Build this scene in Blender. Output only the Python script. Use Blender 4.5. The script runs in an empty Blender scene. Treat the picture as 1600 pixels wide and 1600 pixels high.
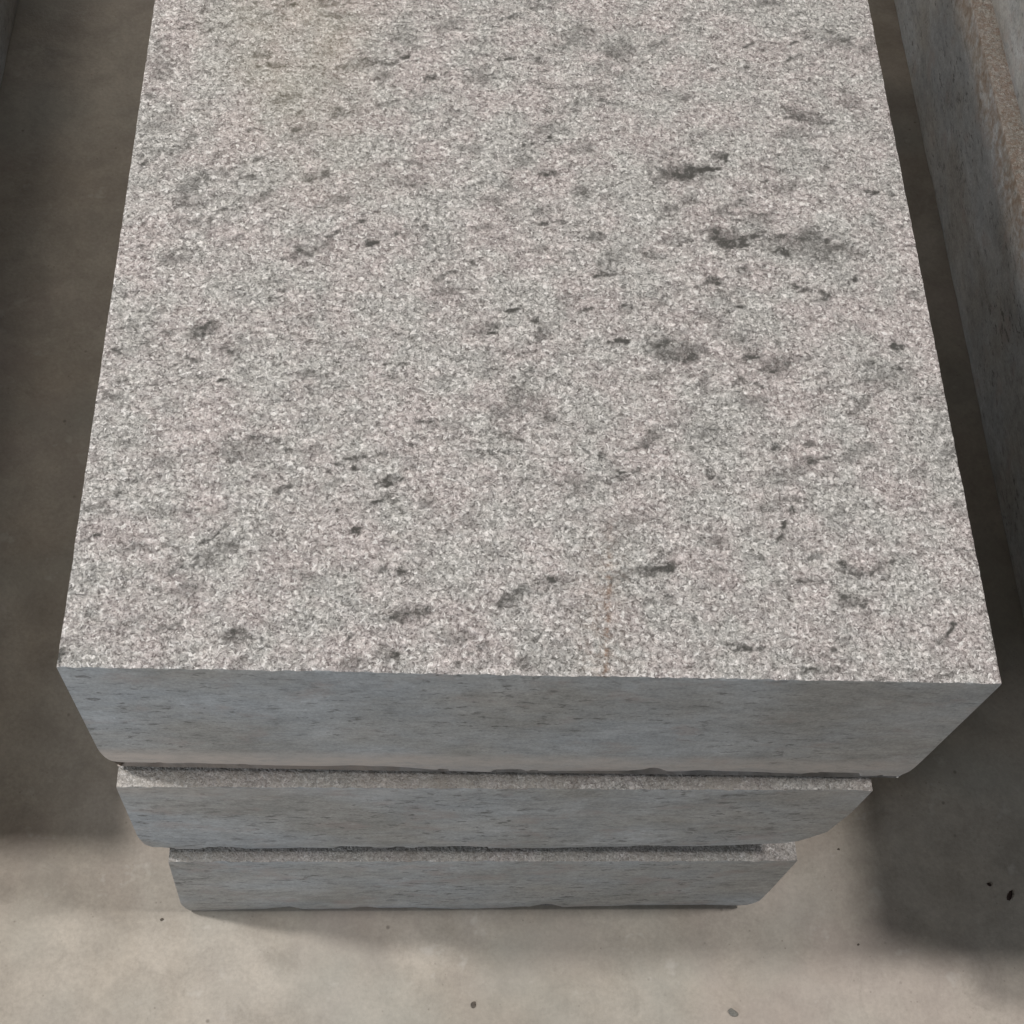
import bpy, bmesh, math, random
import numpy as np
from mathutils import Matrix, Vector

sc = bpy.context.scene
C = sc.collection

# ---------------------------------------------------------------- camera
CAM_ROT = [[0.995886, -0.027858, -0.086229], [-0.017403, 0.875062, -0.483698], [0.088931, 0.483209, 0.870977]]
CAM_LOC = [-0.1002, -0.34537, 0.83327]
CAM_LENS = 50.2592

cd = bpy.data.cameras.new('camera')
cam = bpy.data.objects.new('camera', cd)
C.objects.link(cam)
M = Matrix(CAM_ROT).to_4x4()
M.translation = Vector(CAM_LOC)
cam.matrix_world = M
cd.sensor_width = 36
cd.lens = CAM_LENS
cd.clip_start = 0.02
cd.clip_end = 100
sc.camera = cam

# ---------------------------------------------------------------- world, lights, exposure
w = bpy.data.worlds.new('World')
sc.world = w
w.use_nodes = True
bgn = w.node_tree.nodes['Background']
bgn.inputs[0].default_value = (1.0, 0.90, 0.80, 1)
bgn.inputs[1].default_value = 0.022
sc.view_settings.view_transform = 'Standard'
sc.view_settings.look = 'None'
sc.view_settings.exposure = 0
sc.view_settings.gamma = 1
sc.view_settings.use_curve_mapping = False


def lamp(name, place, target, power, size, color):
    d = (Vector(place) - Vector(target)).normalized()
    ld = bpy.data.lights.new(name, 'AREA')
    ld.shape = 'DISK'
    ld.size = size
    ld.energy = power
    ld.color = color
    o = bpy.data.objects.new(name, ld)
    C.objects.link(o)
    o.location = place
    o.rotation_euler = d.to_track_quat('Z', 'Y').to_euler()
    return o


lamp('hall_lamp_left', (-1.99, 0.36, 2.9), (0, 0.2, 0), 88, 0.19, (1.0, 0.97, 0.935))
lamp('hall_lamp_right', (2.28, 0.02, 3.1), (0, 0.2, 0), 88, 0.42, (1.0, 0.97, 0.935))
lamp('rear_fill', (-0.78, 1.35, 1.15), (-0.40, 0.8, -0.5), 3.3, 0.16, (1.0, 0.90, 0.76))  # added fill, brightens the far end of the left floor strip
lamp('low_rear_fill', (-0.60, 2.8, -0.08), (0.5, 0.6, -0.3), 11, 0.85, (1.0, 0.97, 0.94))  # added low fill that lifts the side face of the right stack
lamp('front_fill', (-1.45, -1.25, 0.20), (0, 0, -0.2), 18.5, 0.6, (0.86, 0.93, 1.0))  # added cool fill from the left front for the sawn front faces

FLOOR = -0.545

# ---------------------------------------------------------------- helpers
_rng = np.random.RandomState(11)
_tab = _rng.rand(64, 64, 64)


def vnoise(x, y, z, f, seed=0):
    """smooth value noise, -1..1, on numpy arrays"""
    x, y, z = .80 * x - .52 * y + .30 * z, .50 * x + .84 * y + .21 * z, -.33 * x - .15 * y + .93 * z
    x = x * f + seed * 7.3; y = y * f + seed * 3.1 + 5; z = z * f + seed * 1.7 + 9
    xi = np.floor(x).astype(int); yi = np.floor(y).astype(int); zi = np.floor(z).astype(int)
    fx = x - xi; fy = y - yi; fz = z - zi
    fx = fx * fx * (3 - 2 * fx); fy = fy * fy * (3 - 2 * fy); fz = fz * fz * (3 - 2 * fz)
    r = 0
    for a in (0, 1):
        for b in (0, 1):
            for c in (0, 1):
                wgt = (fx if a else 1 - fx) * (fy if b else 1 - fy) * (fz if c else 1 - fz)
                r = r + wgt * _tab[(xi + a) & 63, (yi + b) & 63, (zi + c) & 63]
    return r * 2 - 1


def fbm(x, y, z, f, n=3, seed=0):
    r = 0; amp = 1; tot = 0
    for k in range(n):
        r = r + amp * vnoise(x, y, z, f * 2 ** k, seed + k); tot += amp; amp *= .5
    return r / tot


def tag(o, label=None, cat=None, group=None, kind=None):
    if label: o['label'] = label
    if cat: o['category'] = cat
    if group: o['group'] = group
    if kind: o['kind'] = kind
    return o


class NT:
    def __init__(s, name):
        s.m = bpy.data.materials.new(name); s.m.use_nodes = True
        s.t = s.m.node_tree
        s.b = s.t.nodes['Principled BSDF']
        s.co = s.n('ShaderNodeTexCoord').outputs['Object']

    def n(s, k, **kw):
        x = s.t.nodes.new(k)
        for a, v in kw.items(): setattr(x, a, v)
        return x

    def l(s, a, b): s.t.links.new(a, b)

    def setin(s, sock, v):
        if isinstance(v, bpy.types.NodeSocket): s.l(v, sock)
        else: sock.default_value = v

    def map(s, scale=(1, 1, 1), loc=(0, 0, 0), rot=(0, 0, 0)):
        x = s.n('ShaderNodeMapping'); s.l(s.co, x.inputs[0])
        x.inputs['Scale'].default_value = scale; x.inputs['Location'].default_value = loc
        x.inputs['Rotation'].default_value = rot
        return x.outputs[0]

    def noise(s, scale, detail=2, rough=.5, vec=None, dist=0):
        x = s.n('ShaderNodeTexNoise'); s.l(vec or s.co, x.inputs['Vector'])
        x.inputs['Scale'].default_value = scale; x.inputs['Detail'].default_value = detail
        x.inputs['Roughness'].default_value = rough; x.inputs['Distortion'].default_value = dist
        return x.outputs['Fac']

    def vor(s, scale, feature='F1', vec=None, out='Distance', rnd=1):
        x = s.n('ShaderNodeTexVoronoi', feature=feature); s.l(vec or s.co, x.inputs['Vector'])
        x.inputs['Scale'].default_value = scale; x.inputs['Randomness'].default_value = rnd
        return x.outputs[out]

    def rng(s, v, a, b, c=0., d=1.):
        x = s.n('ShaderNodeMapRange'); s.l(v, x.inputs[0])
        for i, k in enumerate((a, b, c, d)): x.inputs[i + 1].default_value = k
        return x.outputs[0]

    def math(s, op, a, b=0.):
        x = s.n('ShaderNodeMath', operation=op); s.setin(x.inputs[0], a); s.setin(x.inputs[1], b)
        return x.outputs[0]

    def mix(s, f, a, b, mode='MIX'):
        x = s.n('ShaderNodeMix', data_type='RGBA', blend_type=mode)
        s.setin(x.inputs[0], f)
        s.setin(x.inputs[6], a if not isinstance(a, tuple) else (*a, 1))
        s.setin(x.inputs[7], b if not isinstance(b, tuple) else (*b, 1))
        return x.outputs[2]

    def bump(s, h, strength, dist, prev=None):
        x = s.n('ShaderNodeBump'); s.l(h, x.inputs['Height'])
        x.inputs['Strength'].default_value = strength; x.inputs['Distance'].default_value = dist
        if prev: s.l(prev, x.inputs['Normal'])
        return x.outputs[0]

    def attr(s, name):
        x = s.n('ShaderNodeAttribute', attribute_name=name)
        y = s.n('ShaderNodeSeparateColor'); s.l(x.outputs['Color'], y.inputs[0])
        return y.outputs

    def fin(s, col, rough, normal=None, spec=.3):
        s.setin(s.b.inputs['Base Color'], col if not isinstance(col, tuple) else (*col, 1))
        s.setin(s.b.inputs['Roughness'], rough)
        s.b.inputs['Specular IOR Level'].default_value = spec
        if normal: s.l(normal, s.b.inputs['Normal'])
        return s.m


# ---------------------------------------------------------------- materials
def mat_flamed():
    """coarse flamed granite: pale crystals, grey-green and pink patches, smoky blotches"""
    n = NT('flamed_granite')
    at = n.attr('stain')
    al = [k for k in n.t.nodes if k.type == 'ATTRIBUTE'][0].outputs['Alpha']
    grain = n.noise(290, 4, .68, dist=1.0)
    g2 = n.noise(700, 2, .6)
    fine = n.vor(430)
    gm = n.math('ADD', n.math('MULTIPLY', grain, .72), n.math('MULTIPLY', g2, .28))
    gm = n.rng(gm, .37, .635)
    hue = n.rng(n.noise(19, 5, .62), .42, .60)
    tone = n.rng(n.noise(70, 5, .70, vec=n.map(scale=(.65, 1.25, 1), rot=(0, 0, math.radians(-22)))), .3, .7)
    dark = n.mix(hue, (.118, .115, .108), (.138, .116, .112))
    lite = n.mix(hue, (.80, .79, .77), (.85, .79, .78))
    col = n.mix(gm, dark, lite)
    col = n.mix(1., col, n.mix(tone, (.70, .69, .69), (1.18, 1.17, 1.16)), 'MULTIPLY')
    # pale crystals of mixed size, their bright glints painted into the colour
    fl = n.rng(n.noise(330, 2, .55, vec=n.map(loc=(3, 1, 2)), dist=.7), .57, .66)
    col = n.mix(n.math('MULTIPLY', fl, .85), col, (.92, .895, .875))
    fl2 = n.rng(n.noise(150, 2, .5, vec=n.map(loc=(9, 1, 4)), dist=.5), .66, .72)
    col = n.mix(n.math('MULTIPLY', fl2, .45), col, (.76, .73, .70))
    # small dark mica, drawn out along the grain of the stone
    mv = n.map(scale=(.60, 1.25, 1.25), rot=(0, 0, math.radians(-22)))
    mica = n.rng(n.noise(95, 4, .7, vec=mv), .575, .66)
    cl = n.rng(n.noise(15, 4, .6, vec=n.map(loc=(5, 0, 0))), .44, .60)
    mica = n.math('MULTIPLY', mica, n.math('ADD', n.math('MULTIPLY', cl, .62), .10))
    # the bigger blotches come from the mesh attribute, ragged by the grain
    rag = n.rng(n.math('ADD', n.noise(260, 4, .7, dist=.6), n.math('MULTIPLY', gm, -.14)), .14, .42, .40, 1.35)
    blot = n.math('MULTIPLY', at[0], rag)
    dk = n.math('MINIMUM', n.math('ADD', mica, blot), .95)
    col = n.mix(dk, col, (.070, .068, .062))
    col = n.mix(n.math('MULTIPLY', at[1], .30), col, (.42, .355, .22))
    rust = n.math('MULTIPLY', at[2], n.rng(n.noise(160, 3, .7), .38, .62))
    col = n.mix(n.math('MULTIPLY', rust, .8), col, (.25, .14, .08))
    col = n.mix(n.math('MULTIPLY', al, n.rng(n.noise(120, 5, .7), .3, .6, .35, 1.)), col, (.42, .385, .345))
    h = n.math('ADD', gm, n.math('MULTIPLY', fine, -.6))
    nb = n.bump(n.noise(120, 3, .6), .5, .0014)
    nb = n.bump(h, .9, .0012, nb)
    return n.fin(col, .62, nb, .45)


def mat_sawn():
    """fine sawn face of the same granite: grey, cloudy, small dark dashes, dusty drifts"""
    n = NT('sawn_granite')
    at = n.attr('stain')
    st = n.map(scale=(1, 1, 2.2))
    big = n.rng(n.noise(13, 6, .62, vec=st, dist=.4), .34, .66)
    hue = n.rng(n.noise(6, 4, .55, vec=n.map(scale=(1, 1, 1.6), loc=(1, 4, 2))), .40, .60)
    gr = n.rng(n.noise(380, 4, .7), .3, .7, .80, 1.20)
    mid = n.rng(n.noise(60, 5, .68, vec=st), .3, .7, .80, 1.18)
    a = n.mix(big, (.305, .322, .338), (.405, .420, .432))
    b = n.mix(big, (.275, .272, .258), (.36, .348, .330))
    col = n.mix(hue, a, b)
    m = n.math('MULTIPLY', gr, mid)
    x = n.n('ShaderNodeCombineColor')
    for i in range(3): n.l(m, x.inputs[i])
    col = n.mix(1., col, x.outputs[0], 'MULTIPLY')
    # rosy mineral clouds
    col = n.mix(n.rng(n.noise(24, 4, .6, vec=n.map(scale=(1, 1, 1.5), loc=(3, 8, 2))), .56, .68, 0, .4), col, (.33, .27, .25))
    dash = n.rng(n.noise(120, 4, .68, vec=n.map(scale=(.60, .60, 1.5))), .565, .64)
    zone = n.rng(n.noise(9, 4, .6, vec=n.map(loc=(2, 2, 7))), .42, .6, .25, .85)
    col = n.mix(n.math('MULTIPLY', dash, zone), col, (.10, .10, .097))
    pale = n.rng(n.noise(170, 3, .6, vec=n.map(scale=(.7, .7, 1.4), loc=(4, 4, 1))), .64, .72, 0, .35)
    col = n.mix(pale, col, (.56, .55, .54))
    # beige stone slurry dried on the lower lip, brown grime
    col = n.mix(n.math('MULTIPLY', at[1], n.rng(n.noise(60, 5, .65, vec=st), .25, .55, .4, 1.)), col, (.50, .44, .395))
    col = n.mix(n.math('MULTIPLY', at[2], n.rng(n.noise(90, 4, .7), .35, .62)), col, (.17, .115, .075))
    col = n.mix(at[0], col, (.07, .06, .05))
    nb = n.bump(n.noise(40, 5, .65, vec=st), .35, .002)
    nb = n.bump(n.noise(420, 3, .65), .4, .0005, nb)
    return n.fin(col, .62, nb, .35)


def mat_floor():
    n = NT('floor_concrete')
    big = n.rng(n.noise(6.5, 6, .6, dist=.5), .35, .65)
    mid = n.rng(n.noise(22, 6, .66, dist=.4), .3, .7, .83, 1.13)
    fine = n.rng(n.noise(260, 5, .75), .25, .75, .84, 1.14)
    col = n.mix(big, (.345, .300, .250), (.425, .385, .335))
    m = n.math('MULTIPLY', mid, fine)
    x = n.n('ShaderNodeCombineColor')
    for i in range(3): n.l(m, x.inputs[i])
    col = n.mix(1., col, x.outputs[0], 'MULTIPLY')
    # rosy and greenish drifts, damp smears
    col = n.mix(n.rng(n.noise(5.5, 3, .5, vec=n.map(loc=(3, 3, 3))), .52, .66, 0, .30), col, (.36, .29, .27))
    col = n.mix(n.rng(n.noise(4.2, 3, .5, vec=n.map(loc=(7, 1, 3))), .54, .68, 0, .35), col, (.32, .33, .30))
    smear = n.rng(n.noise(17, 7, .7, vec=n.map(loc=(1, 9, 2)), dist=.8), .56, .68, 0, .28)
    col = n.mix(smear, col, (.20, .18, .15))
    # scuffs and grit
    sp = n.rng(n.vor(46), .045, .11, 1, 0)
    sel = n.rng(n.noise(19, 2, .5, vec=n.map(loc=(8, 8, 1))), .56, .62)
    col = n.mix(n.math('MULTIPLY', n.math('MULTIPLY', sp, sel), .55), col, (.10, .085, .07))
    sp2 = n.rng(n.vor(170), .10, .2, 1, 0)
    sel2 = n.rng(n.noise(60, 2, .5), .60, .68)
    col = n.mix(n.math('MULTIPLY', n.math('MULTIPLY', sp2, sel2), .45), col, (.14, .12, .10))
    lp = n.rng(n.noise(34, 4, .6, vec=n.map(loc=(4, 2, 2))), .63, .72, 0, .35)
    col = n.mix(lp, col, (.55, .52, .48))
    nb = n.bump(n.noise(16, 5, .6), .4, .004)
    nb = n.bump(n.noise(260, 3, .7), .3, .0006, nb)
    return n.fin(col, n.rng(big, 0, 1, .55, .75), nb, .35)


def mat_plain(name, c, rough=.8):
    n = NT(name)
    v = n.rng(n.noise(300, 3, .6), .3, .7, .7, 1.3)
    x = n.n('ShaderNodeCombineColor')
    for i in range(3): n.l(v, x.inputs[i])
    return n.fin(n.mix(1., c, x.outputs[0], 'MULTIPLY'), rough, n.bump(n.noise(400, 2), .5, .0006))


FLAMED, SAWN, CONC = mat_flamed(), mat_sawn(), mat_floor()

# ---------------------------------------------------------------- dark inclusions and stains of the top stone: x, y, half length, half width, turn, depth
BLOTCHES = [(-0.1264,0.5257,0.0089,0.0042,10.0,0.6),(-0.1118,0.5141,0.0051,0.0028,0.0,0.5),(-0.1396,0.4707,0.0149,0.0047,15.0,0.4),(-0.1571,0.5902,0.0104,0.0037,0.0,0.6),(0.0459,0.5695,0.0161,0.0112,20.0,0.4),(0.0772,0.555,0.0134,0.0111,40.0,0.4),(0.0631,0.5379,0.0106,0.0054,0.0,0.3),(0.2677,0.5795,0.007,0.0134,60.0,0.5),(0.226,0.4929,0.0188,0.0064,-15.0,0.6),(0.2687,0.5136,0.0082,0.0109,0.0,0.4),(0.1243,0.425,0.0217,0.008,5.0,0.8),(0.153,0.4434,0.0062,0.0047,0.0,0.7),(0.1728,0.436,0.0052,0.005,0.0,0.3),(0.0174,0.4182,0.0075,0.0039,0.0,0.6),(0.0416,0.4003,0.0075,0.0071,60.0,0.5),(0.1492,0.3624,0.0175,0.0082,-10.0,0.7),(0.2149,0.3568,0.0303,0.0126,-5.0,0.6),(0.1105,0.3885,0.005,0.0038,0.0,0.4),(0.0495,0.3567,0.0059,0.0037,0.0,0.6),(0.0925,0.342,0.0073,0.0031,-15.0,0.5),(0.1357,0.3207,0.0044,0.0042,0.0,0.8),(0.1623,0.3293,0.0062,0.0043,0.0,0.5),(0.0551,0.3218,0.0072,0.0036,0.0,0.7),(0.063,0.3361,0.0121,0.0076,30.0,0.35),(0.1504,0.3864,0.0088,0.0045,0.0,0.5),(0.1008,0.2544,0.0188,0.0096,-5.0,0.7),(0.1776,0.2443,0.0107,0.0074,20.0,0.6),(0.162,0.2532,0.0071,0.0043,-30.0,0.5),(0.2714,0.2656,0.0054,0.0029,0.0,0.95),(0.2575,0.2377,0.0193,0.0086,10.0,0.35),(-0.0613,0.2998,0.0117,0.0035,0.0,0.5),(-0.1183,0.3412,0.0047,0.003,0.0,0.8),(-0.1556,0.3361,0.0117,0.006,20.0,0.5),(-0.2603,0.3184,0.0079,0.0059,0.0,0.5),(-0.2529,0.3884,0.0141,0.0062,60.0,0.5),(-0.2562,0.3727,0.0116,0.0046,0.0,0.4),(-0.2323,0.2572,0.01,0.005,25.0,0.8),(-0.2563,0.2533,0.0055,0.0033,0.0,0.5),(-0.1636,0.4035,0.0108,0.0038,20.0,0.5),(-0.218,0.395,0.0095,0.0025,25.0,0.4),(-0.2873,0.2355,0.0076,0.0043,0.0,0.5),(-0.2895,0.1983,0.0074,0.0039,0.0,0.5),(-0.1896,0.2857,0.009,0.0028,0.0,0.4),(-0.0901,0.3518,0.0071,0.003,0.0,0.4),(-0.0993,0.1394,0.0086,0.0035,30.0,0.8),(-0.1215,0.0997,0.0029,0.0024,0.0,0.8),(-0.2054,0.0854,0.0071,0.0037,0.0,0.5),(-0.2525,0.1489,0.0063,0.0035,0.0,0.5),(0.0795,0.179,0.009,0.0042,40.0,0.6),(0.0451,0.1647,0.0036,0.0026,0.0,0.7),(-0.0211,0.1778,0.0111,0.0052,-20.0,0.4),(-0.0028,0.2022,0.018,0.008,-15.0,0.3),(0.0553,0.1472,0.0066,0.0046,0.0,0.5),(0.0689,0.1528,0.0027,0.0031,0.0,0.7),(0.0242,0.1411,0.0088,0.0076,60.0,0.4),(0.0751,0.0768,0.0129,0.0043,10.0,0.8),(0.0859,0.0781,0.003,0.0024,0.0,0.9),(-0.0868,0.0404,0.0122,0.0045,10.0,0.75),(-0.0188,0.0534,0.0104,0.0041,35.0,0.5),(0.0066,0.0679,0.0025,0.0028,0.0,0.8),(-0.1946,0.0237,0.0069,0.0053,0.0,0.6),(0.2068,0.0567,0.0087,0.0043,0.0,0.6),(0.21,0.0805,0.0088,0.0034,-20.0,0.5),(0.1768,0.0069,0.0127,0.0022,0.0,0.6),(-0.2986,0.0094,0.0042,0.0047,0.0,0.8),(-0.0115,0.0088,0.0041,0.0044,0.0,0.5),(-0.0894,0.07,0.0029,0.0023,0.0,0.6),(-0.1019,0.072,0.0029,0.0019,0.0,0.6),(0.194,0.165,0.0046,0.0032,0.0,0.6),(0.1202,0.152,0.0036,0.0031,0.0,0.6),(0.1654,0.1536,0.0136,0.0031,0.0,0.3),(0.1687,0.1761,0.0032,0.0027,0.0,0.6),(-0.2102,0.5278,0.0075,0.0042,0.0,0.5),(-0.0962,0.5546,0.0104,0.0109,0.0,0.3),(-0.2887,0.5112,0.0098,0.0173,0.0,0.3),(-0.2871,0.4471,0.0144,0.0033,0.0,0.3),(-0.2925,0.4767,0.0034,0.0034,0.0,0.5),(-0.0608,0.1841,0.0132,0.0052,0.0,0.25),(-0.2445,0.1102,0.0123,0.0029,0.0,0.35),(-0.2896,0.1111,0.0102,0.0029,0.0,0.35),(-0.1944,0.161,0.0191,0.0076,15.0,0.35),(0.143,0.3043,0.0146,0.0075,10.0,0.3),(-0.091,0.4017,0.0122,0.0051,0.0,0.3),(-0.1692,0.3293,0.007,0.0042,0.0,0.4),(0.2473,0.3554,0.0101,0.0063,0.0,0.35),(0.3279,0.3537,0.0077,0.0045,0.0,0.3)]


def interp(t, pts):
    return np.interp(t, [p[0] for p in pts], [p[1] for p in pts])


def slab(name, x_left, x_right, y_front, length, z_top, z_bot, step, seed, lip=.010,
         blotches=None, band='', label='', group=''):
    """one stone as a closed box of fine faces.
    x_left/x_right: [(depth below top, x)...]; y_front: (left y, right y);
    z_bot: [(x, z)...] height of the underside along the front"""
    xa, xb = x_left[0][1], x_right[0][1]
    W = xb - xa
    H = z_top - np.mean([p[1] for p in z_bot])
    nx = max(8, int(W / step[0])); ny = max(8, int(length / step[1])); nz = max(6, int(H / step[2]))
    us = np.linspace(0, 1, nx + 1)
    # finer stations near the front edge
    vs = np.linspace(0, 1, ny + 1)
    if blotches:
        k = .67 / length
        vs = np.concatenate([np.linspace(0, k, int(.67 / step[1]) + 1), np.linspace(k, 1, 40)[1:]])
    ts = np.linspace(0, 1, nz + 1)
    V = []; F = []; MI = []; base = 0

    def face(A, B, ori, flip, mi):
        nonlocal base
        a, b = np.meshgrid(A, B, indexing='ij')
        g = ori(a.ravel(), b.ravel())
        V.append(np.stack(g, 1))
        na, nb = len(A), len(B)
        i = np.arange(na - 1)[:, None] * nb + np.arange(nb - 1)[None, :] + base
        q = np.stack([i, i + nb, i + nb + 1, i + 1], -1).reshape(-1, 4)
        if flip: q = q[:, ::-1]
        F.append(q); MI.append(np.full(len(q), mi))
        base += na * nb

    o = lambda a: np.zeros_like(a)
    e = lambda a: np.ones_like(a)
    face(us, vs, lambda a, b: (a, b, o(a)), False, 0)        # top
    face(us, vs, lambda a, b: (a, b, e(a)), True, 1)         # underside
    face(us, ts, lambda a, b: (a, o(a), b), True, 1)         # front
    face(us, ts, lambda a, b: (a, e(a), b), False, 1)        # back
    face(vs, ts, lambda a, b: (o(a), a, b), False, 1)        # left
    face(vs, ts, lambda a, b: (e(a), a, b), True, 1)         # right
    P = np.concatenate(V); F = np.concatenate(F); MI = np.concatenate(MI)
    u, v, t = P[:, 0], P[:, 1], P[:, 2]
    # base position
    zt = z_top
    xm = xa + u * W
    yf = y_front[0] + (y_front[1] - y_front[0]) * u
    y = yf + v * (length - yf)
    zb = interp(xm, z_bot)
    # the wave of the underside runs on backwards, changing slowly
    zb = zb + .0010 * fbm(xm, y, xm * 0, 16, 3, seed) + .0010 * np.minimum(0, fbm(xm, y, xm * 0, 90, 2, seed + 5)) * (t > .8)
    if 'ragged' in band:
        zb = zb + .006 * np.clip(fbm(xm, y, xm * 0, 24, 4, seed + 20) - .05, 0, 1) * (xm > -.25)
    z = zt + t * (zb - zt)
    d = zt - z
    xl = interp(d, x_left); xr = interp(d, x_right)
    x = xl + u * (xr - xl)
    Hh = zt - zb
    # broken lower arris at the front, left and right
    low = np.clip((t * Hh - (Hh - .034)) / .034, 0, 1)
    rag = .6 + .5 * fbm(x, y, z * .3, 13, 3, seed + 2)
    y = y + (v < 1e-6) * lip * low ** 2.4 * np.clip(rag, .12, 1.6)
    # little conchoidal bites out of the lower arris
    bite = np.clip(fbm(x, y * 0, z * 0, 34, 3, seed + 21) - .22, 0, 1) * (1.2 if 'lip' in band or 'ragged' in band else .6)
    lw = np.clip(1 - (Hh - t * Hh) / (.004 + .03 * bite), 0, 1)
    y = y + (v < 1e-6) * lw * (.004 + .02 * bite) * (bite > 0)
    side = np.where(u < 1e-6, 1., 0.) - np.where(u > 1 - 1e-6, 1., 0.)
    x = x + side * lip * 1.0 * low ** 2.4 * np.clip(.6 + .45 * fbm(x, y, z * .3, 12, 3, seed + 9), .1, 1.6)
    # sawn faces: nearly flat; flamed top: rough
    ontop = t < 1e-6
    edge_u = np.minimum(u, 1 - u) * W; edge_v = np.minimum(v, 1 - v) * length
    e_ = np.minimum(edge_u, edge_v)
    calm = np.clip(e_ / .012, .35, 1)
    relief = calm * .00055 * vnoise(x, y, z, 330, seed) + calm * .0006 * vnoise(x, y, z, 130, seed + 1) + .0003 * fbm(x, y, z, 28, 2, seed + 3)
    z = z + ontop * relief
    z = z - ontop * (e_ < .0006) * (.0004 + .0008 * np.clip(fbm(x, y, z, 160, 2, seed + 4), 0, 1))
    nearedge = np.clip(1 - d / .004, 0, 1)
    y = y + (v < 1e-6) * (nearedge * .0009 * (fbm(x, y, z, 210, 2, seed + 6) + .3) + .0004 * fbm(x, y, z, 9, 2, seed + 7))
    x = x + side * (nearedge * .0004 * (fbm(x, y, z, 120, 3, seed + 8) + .3) + .0002 * fbm(x, y, z, 8, 2, seed + 10))
    co = np.stack([x, y, z], 1)
    # ---- stains carried by the stone
    S = np.zeros((len(x), 4))
    if blotches:
        top = np.where(ontop)[0]
        X, Y = x[top], y[top]
        acc = np.zeros(len(top))
        rr = random.Random(8)
        marks = []
        for bx, by, la, lb, an, stg in blotches:      # each smoky patch is a cluster of ragged flecks
            marks.append((bx, by, la, lb * .95, an, stg * .72))
            ca, sa = math.cos(math.radians(an)), math.sin(math.radians(an))
            for q in range(rr.randint(3, 7)):
                p_, q_ = rr.uniform(-.95, .95) * la, rr.uniform(-.9, .9) * lb
                marks.append((bx + p_ * ca - q_ * sa, by + p_ * sa + q_ * ca, max(.0017, la * rr.uniform(.14, .42)),
                              max(.0013, lb * rr.uniform(.2, .45)), an + rr.uniform(-25, 35), min(1, stg * rr.uniform(.8, 1.35))))
        for q in range(230):                          # scattered loose flecks in short trains
            bx, by = rr.uniform(-.295, .295), rr.uniform(.004, .66)
            an = rr.gauss(24, 14); sg = rr.uniform(.12, .85) ** 1.25
            for w_ in range(rr.choice((1, 1, 2, 3, 4))):
                o_ = w_ * rr.uniform(.004, .009)
                marks.append((bx + o_, by + o_ * math.tan(math.radians(an)) + rr.uniform(-.002, .002),
                              rr.uniform(.0016, .0050), rr.uniform(.0009, .0022), an + rr.uniform(-20, 20), sg * rr.uniform(.6, 1.2)))
        for q in range(170):                          # soft smoky smudges between them
            marks.append((rr.uniform(-.298, .298), rr.uniform(.0, .66), rr.uniform(.005, .014), rr.uniform(.0022, .0052),
                          rr.gauss(20, 16), rr.uniform(.16, .42)))
        wob = .85 * fbm(X, Y, X * 0, 260, 3, 31)
        for bx, by, la, lb, an, stg in marks:
            near = np.where((np.abs(X - bx) < 2.2 * la + .002) & (np.abs(Y - by) < 2.2 * la + .002))[0]
            ca, sa = math.cos(math.radians(an)), math.sin(math.radians(an))
            dx, dy = X[near] - bx, Y[near] - by
            r = np.sqrt(((dx * ca + dy * sa) / (la * 1.15)) ** 2 + ((-dx * sa + dy * ca) / (lb * 1.2)) ** 2) + wob[near]
            acc[near] = np.maximum(acc[near], stg * np.clip((1.2 - r) / .5, 0, 1))
        S[top, 0] = np.clip(acc * .92, 0, 1)
        yl = np.exp(-((X + .185 + .03 * fbm(X, Y, X * 0, 12, 3, 41)) / .06) ** 2) * np.clip((Y - .37 + .08 * fbm(X, Y, X * 0, 14, 3, 42)) / .2, 0, 1)
        S[top, 1] = np.clip(yl * (.8 + .6 * fbm(X, Y, X * 0, 25, 3, 40)), 0, 1)
        xr_ = .0405 + .07 * (Y - .0) + .0016 * fbm(X, Y, X * 0, 30, 2, 44)
        rl = np.exp(-((X - xr_) / .0016) ** 2) * .75 + np.exp(-((X - xr_ + .004) / .016) ** 2) * .30
        S[top, 2] = np.clip(rl * np.clip((.125 - Y) / .06, 0, 1), 0, 1)
    nt = ~ontop
    side_m = nt & (t < .9999)
    if 'lip' in band:      # pale dried slurry on the lower front edge, strongest at the left
        k = np.clip((d - (Hh - .048)) / .020, 0, 1) * np.clip(.95 - .35 * u + .5 * fbm(x, y, z * 3, 9, 3, seed + 12), 0, 1)
        S[nt, 1] = np.maximum(S[nt, 1], (k * (v < .02))[nt])
    if 'brow' in band:     # beige dust hanging below the top arris
        k = np.clip(1 - d / .03, 0, 1) * np.clip(.15 + .9 * fbm(x, y, z, 8, 3, seed + 14), 0, .8)
        S[nt, 1] = np.maximum(S[nt, 1], k[nt])
    if 'rusty' in band:    # rusty rough strip along the top arris of the long side
        k = np.clip(2.1 - d / .026 + .6 * fbm(x, y, z, 20, 3, seed + 15), 0, 1) * (u < .01)
        S[nt, 2] = np.maximum(S[nt, 2], (.8 * k)[nt])
        S[ontop, 1] = .6; S[ontop, 2] = .9; S[ontop, 3] = .35
    if 'ledge' in band:    # top hidden under the next stone: grime along the ledge
        k = np.clip(.5 + .9 * fbm(x, y, z, 16, 3, seed + 16), 0, 1)
        S[ontop, 3] = np.clip(.35 + .6 * k, 0, .9)[ontop]
        k2 = np.clip(1.6 * fbm(x, y, z, 60, 3, seed + 17) - .25, 0, 1) * np.exp(-((x + .02) / .09) ** 2)
        S[ontop, 2] = (.9 * k2)[ontop]; S[ontop, 0] = (.8 * k2)[ontop]
    me = bpy.data.meshes.new(name)
    me.from_pydata(co.tolist(), [], F.tolist())
    me.materials.append(FLAMED); me.materials.append(SAWN)
    me.polygons.foreach_set('material_index', MI.astype(np.int32))
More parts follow.
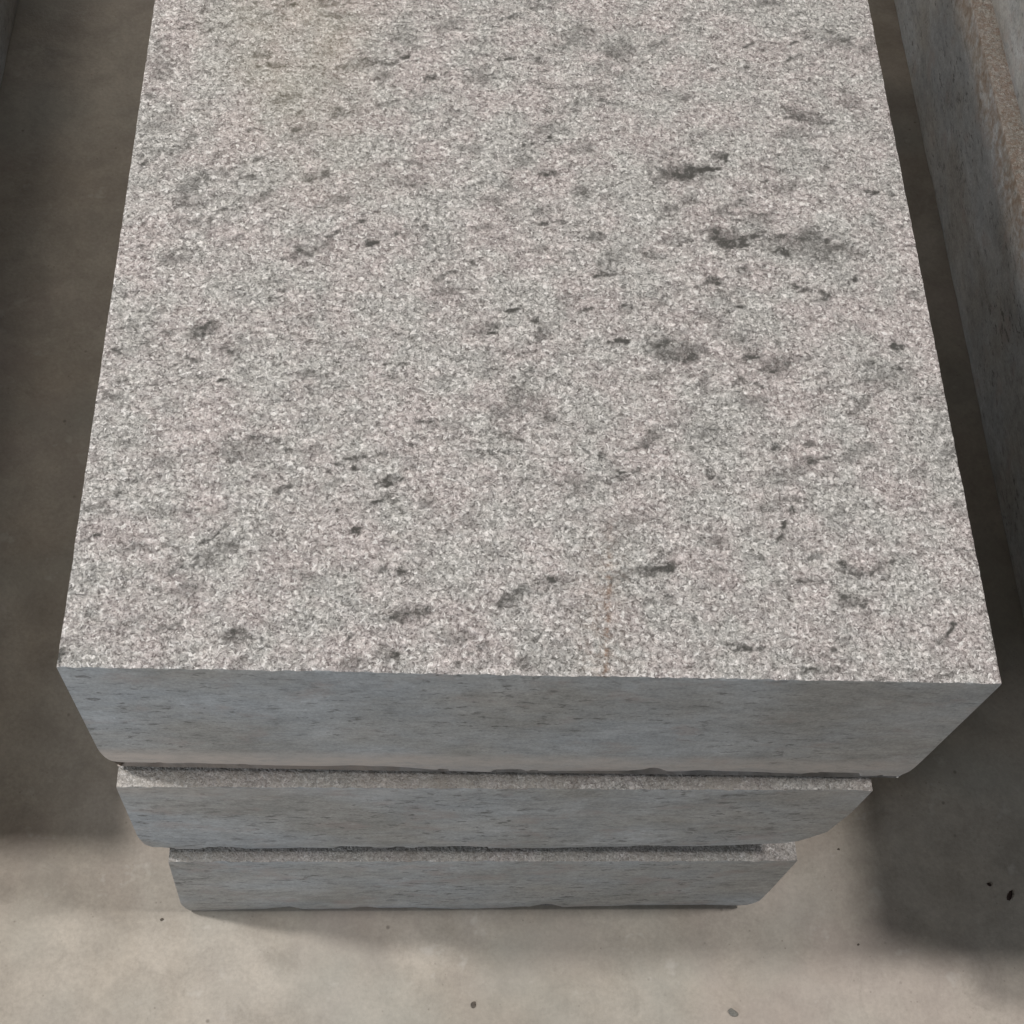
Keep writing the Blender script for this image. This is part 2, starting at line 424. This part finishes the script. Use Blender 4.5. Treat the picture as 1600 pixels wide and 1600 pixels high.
    ca_ = me.color_attributes.new('stain', 'FLOAT_COLOR', 'POINT')
    ca_.data.foreach_set('color', S.astype(np.float32).ravel())
    me.update()
    bm = bmesh.new(); bm.from_mesh(me)
    bmesh.ops.remove_doubles(bm, verts=bm.verts, dist=1e-6)
    bmesh.ops.recalc_face_normals(bm, faces=bm.faces)
    bm.to_mesh(me); bm.free()
    me.polygons.foreach_set('use_smooth', [True] * len(me.polygons))
    me.set_sharp_from_angle(angle=math.radians(38))
    ob = bpy.data.objects.new(name, me); C.objects.link(ob)
    tag(ob, label, 'granite block', group)
    return ob


# ---------------------------------------------------------------- floor
me = bpy.data.meshes.new('floor')
bm = bmesh.new()
for q in ((-6, -6), (6, -6), (6, 6), (-6, 6)): bm.verts.new((q[0], q[1], FLOOR))
bm.faces.new(bm.verts)
bm.to_mesh(me); bm.free()
me.materials.append(CONC)
floor = bpy.data.objects.new('floor', me); C.objects.link(floor)
tag(floor, 'bare grey beige concrete floor', kind='structure')

# ---------------------------------------------------------------- the stack in the middle
G = 'stone slabs stacked in the middle'
slab('granite_block', [(0, -.300), (.150, -.2988), (.175, -.2960), (.20, -.2915)],
     [(0, .2995), (.150, .2985), (.175, .298), (.20, .2970)], (0., 0.), 1.16, 0.,
     [(-.30, -.1895), (-.19, -.1915), (-.05, -.1925), (.10, -.1930), (.20, -.1930), (.30, -.1948)],
     (.0017, .0017, .0030), 3, .006, BLOTCHES, 'lip',
     'top granite slab of the middle stack, with the large speckled rough face', G)
slab('granite_block', [(0, -.292), (.125, -.2938), (.150, -.2915), (.165, -.284), (.18, -.278)],
     [(0, .2745), (.055, .2745), (.11, .270), (.14, .252), (.165, .225)], (-.0120, -.0082), 1.15, -.1960,
     [(-.30, -.3655), (-.20, -.3668), (-.10, -.3640), (0., -.3630), (.12, -.3600), (.20, -.3590), (.28, -.353)],
     (.003, .004, .0034), 17, .004, None, 'brow ledge',
     'middle slab of the central stack, between the speckled top slab and the bottom slab', G)
slab('granite_block', [(0, -.2745), (.14, -.280), (.17, -.278), (.19, -.273)],
     [(0, .2615), (.10, .2625), (.14, .262), (.175, .255)], (-.0195, -.0150), 1.16, -.3700,
     [(-.28, -.5460), (-.2, -.5440), (.02, -.5440), (.15, -.5370), (.22, -.5350), (.27, -.5360)],
     (.003, .004, .0034), 29, .004, None, 'ledge ragged',
     'bottom slab of the central stack, standing on the concrete floor', G)

# ---------------------------------------------------------------- the stack on the right
G = 'stone slabs stacked on the right'
slab('granite_block', [(0, .584), (.215, .596), (.24, .600)], [(0, 1.18), (.24, 1.18)], (-.09, -.25), 1.9, -.322,
     [(.5, -.5440), (1.2, -.5440)], (.012, .006, .006), 41, .004, None, 'rusty',
     'lower grey slab of the right stack with a rusty rough strip along its upper edge', G)
slab('granite_block', [(0, .600), (.20, .601), (.215, .603)], [(0, 1.19), (.215, 1.19)], (-.04, -.22), 1.88, -.105,
     [(.5, -.3150), (1.2, -.3150)], (.012, .006, .006), 53, .004, None, '',
     'upper grey slab at the right edge, above the rusty strip and dark joint', G)

# ---------------------------------------------------------------- the stack on the left; upper two blocks unseen, there to cast shade
G = 'stone slabs stacked on the left'
for z1, z0, dx, yf, ln, sd, lb in (
        (-.372, -.544, 0, -.6, 2.3, 61, 'lowest block of the left stack, a bluish grey sliver in the top left corner'),
        (-.195, -.369, -.004, .085, 1.6, 67, 'unseen middle block of the left stack, on its lowest block, a shadow caster'),
        (0, -.192, .004, .09, 1.6, 71, 'unseen topmost block of the left stack, a shadow caster')):
    slab('granite_block', [(0, -1.2), (.19, -1.2)], [(0, -.602 + dx), (.16, -.602 + dx), (.2, -.606 + dx)],
         (yf, yf), ln, z1, [(-1.3, z0), (-.5, z0)], (.012, .006, .006), sd, .004, None, '', lb, G)


# ---------------------------------------------------------------- stone chips lying on the floor
def chip(x, y, r, el, rot, mat, label, sd):
    rr = random.Random(sd)
    bm = bmesh.new()
    bmesh.ops.create_icosphere(bm, subdivisions=2, radius=1)
    for v in bm.verts:
        k = 1 + rr.uniform(-.22, .22)
        v.co = Vector((v.co.x * r * el * k, v.co.y * r * k, v.co.z * r * .42 * k))
    bmesh.ops.rotate(bm, verts=bm.verts, matrix=Matrix.Rotation(math.radians(rot), 3, 'Z'))
    lo = min(v.co.z for v in bm.verts)
    for v in bm.verts: v.co.z -= lo + .0004
    me = bpy.data.meshes.new('stone_chip'); bm.to_mesh(me); bm.free()
    me.materials.append(mat)
    o = bpy.data.objects.new('stone_chip', me); C.objects.link(o)
    o.location = (x, y, FLOOR)
    tag(o, label, 'stone chip', 'small chips scattered on the floor')


DK = mat_plain('dark_chip', (.035, .02, .016))
GR = mat_plain('grey_chip', (.17, .165, .15))
BR = mat_plain('brown_chip', (.10, .085, .07))
chip(0.5253, -0.0006, 0.0026, 2.2, 62, DK, 'dark elongated chip, largest in the shade at the right edge', 1)
chip(0.5063, 0.0107, 0.0016, 1.6, -30, DK, 'tiny dark chip just left of the larger elongated dark one', 2)
chip(-0.0086, -0.1035, 0.0024, 1.2, 70, BR, 'small round brown chip in front of the middle stack near the bottom edge', 3)
chip(0.2352, -0.1108, 0.0032, 1.5, -35, GR, 'grey flat chip on the bright floor near the bottom edge, right of centre', 4)
chip(-0.3004, -0.0265, 0.0013, 1.4, 10, BR, 'tiny brown chip at the left front corner of the bottom slab', 5)
chip(0.3573, 0.0451, 0.0011, 1.2, 0, BR, 'tiny brown speck on the bright floor strip right of the middle stack', 6)
chip(0.3647, -0.0482, 0.0011, 1.2, 20, BR, 'tiny brown chip by the shadow edge right of the bottom slab', 7)
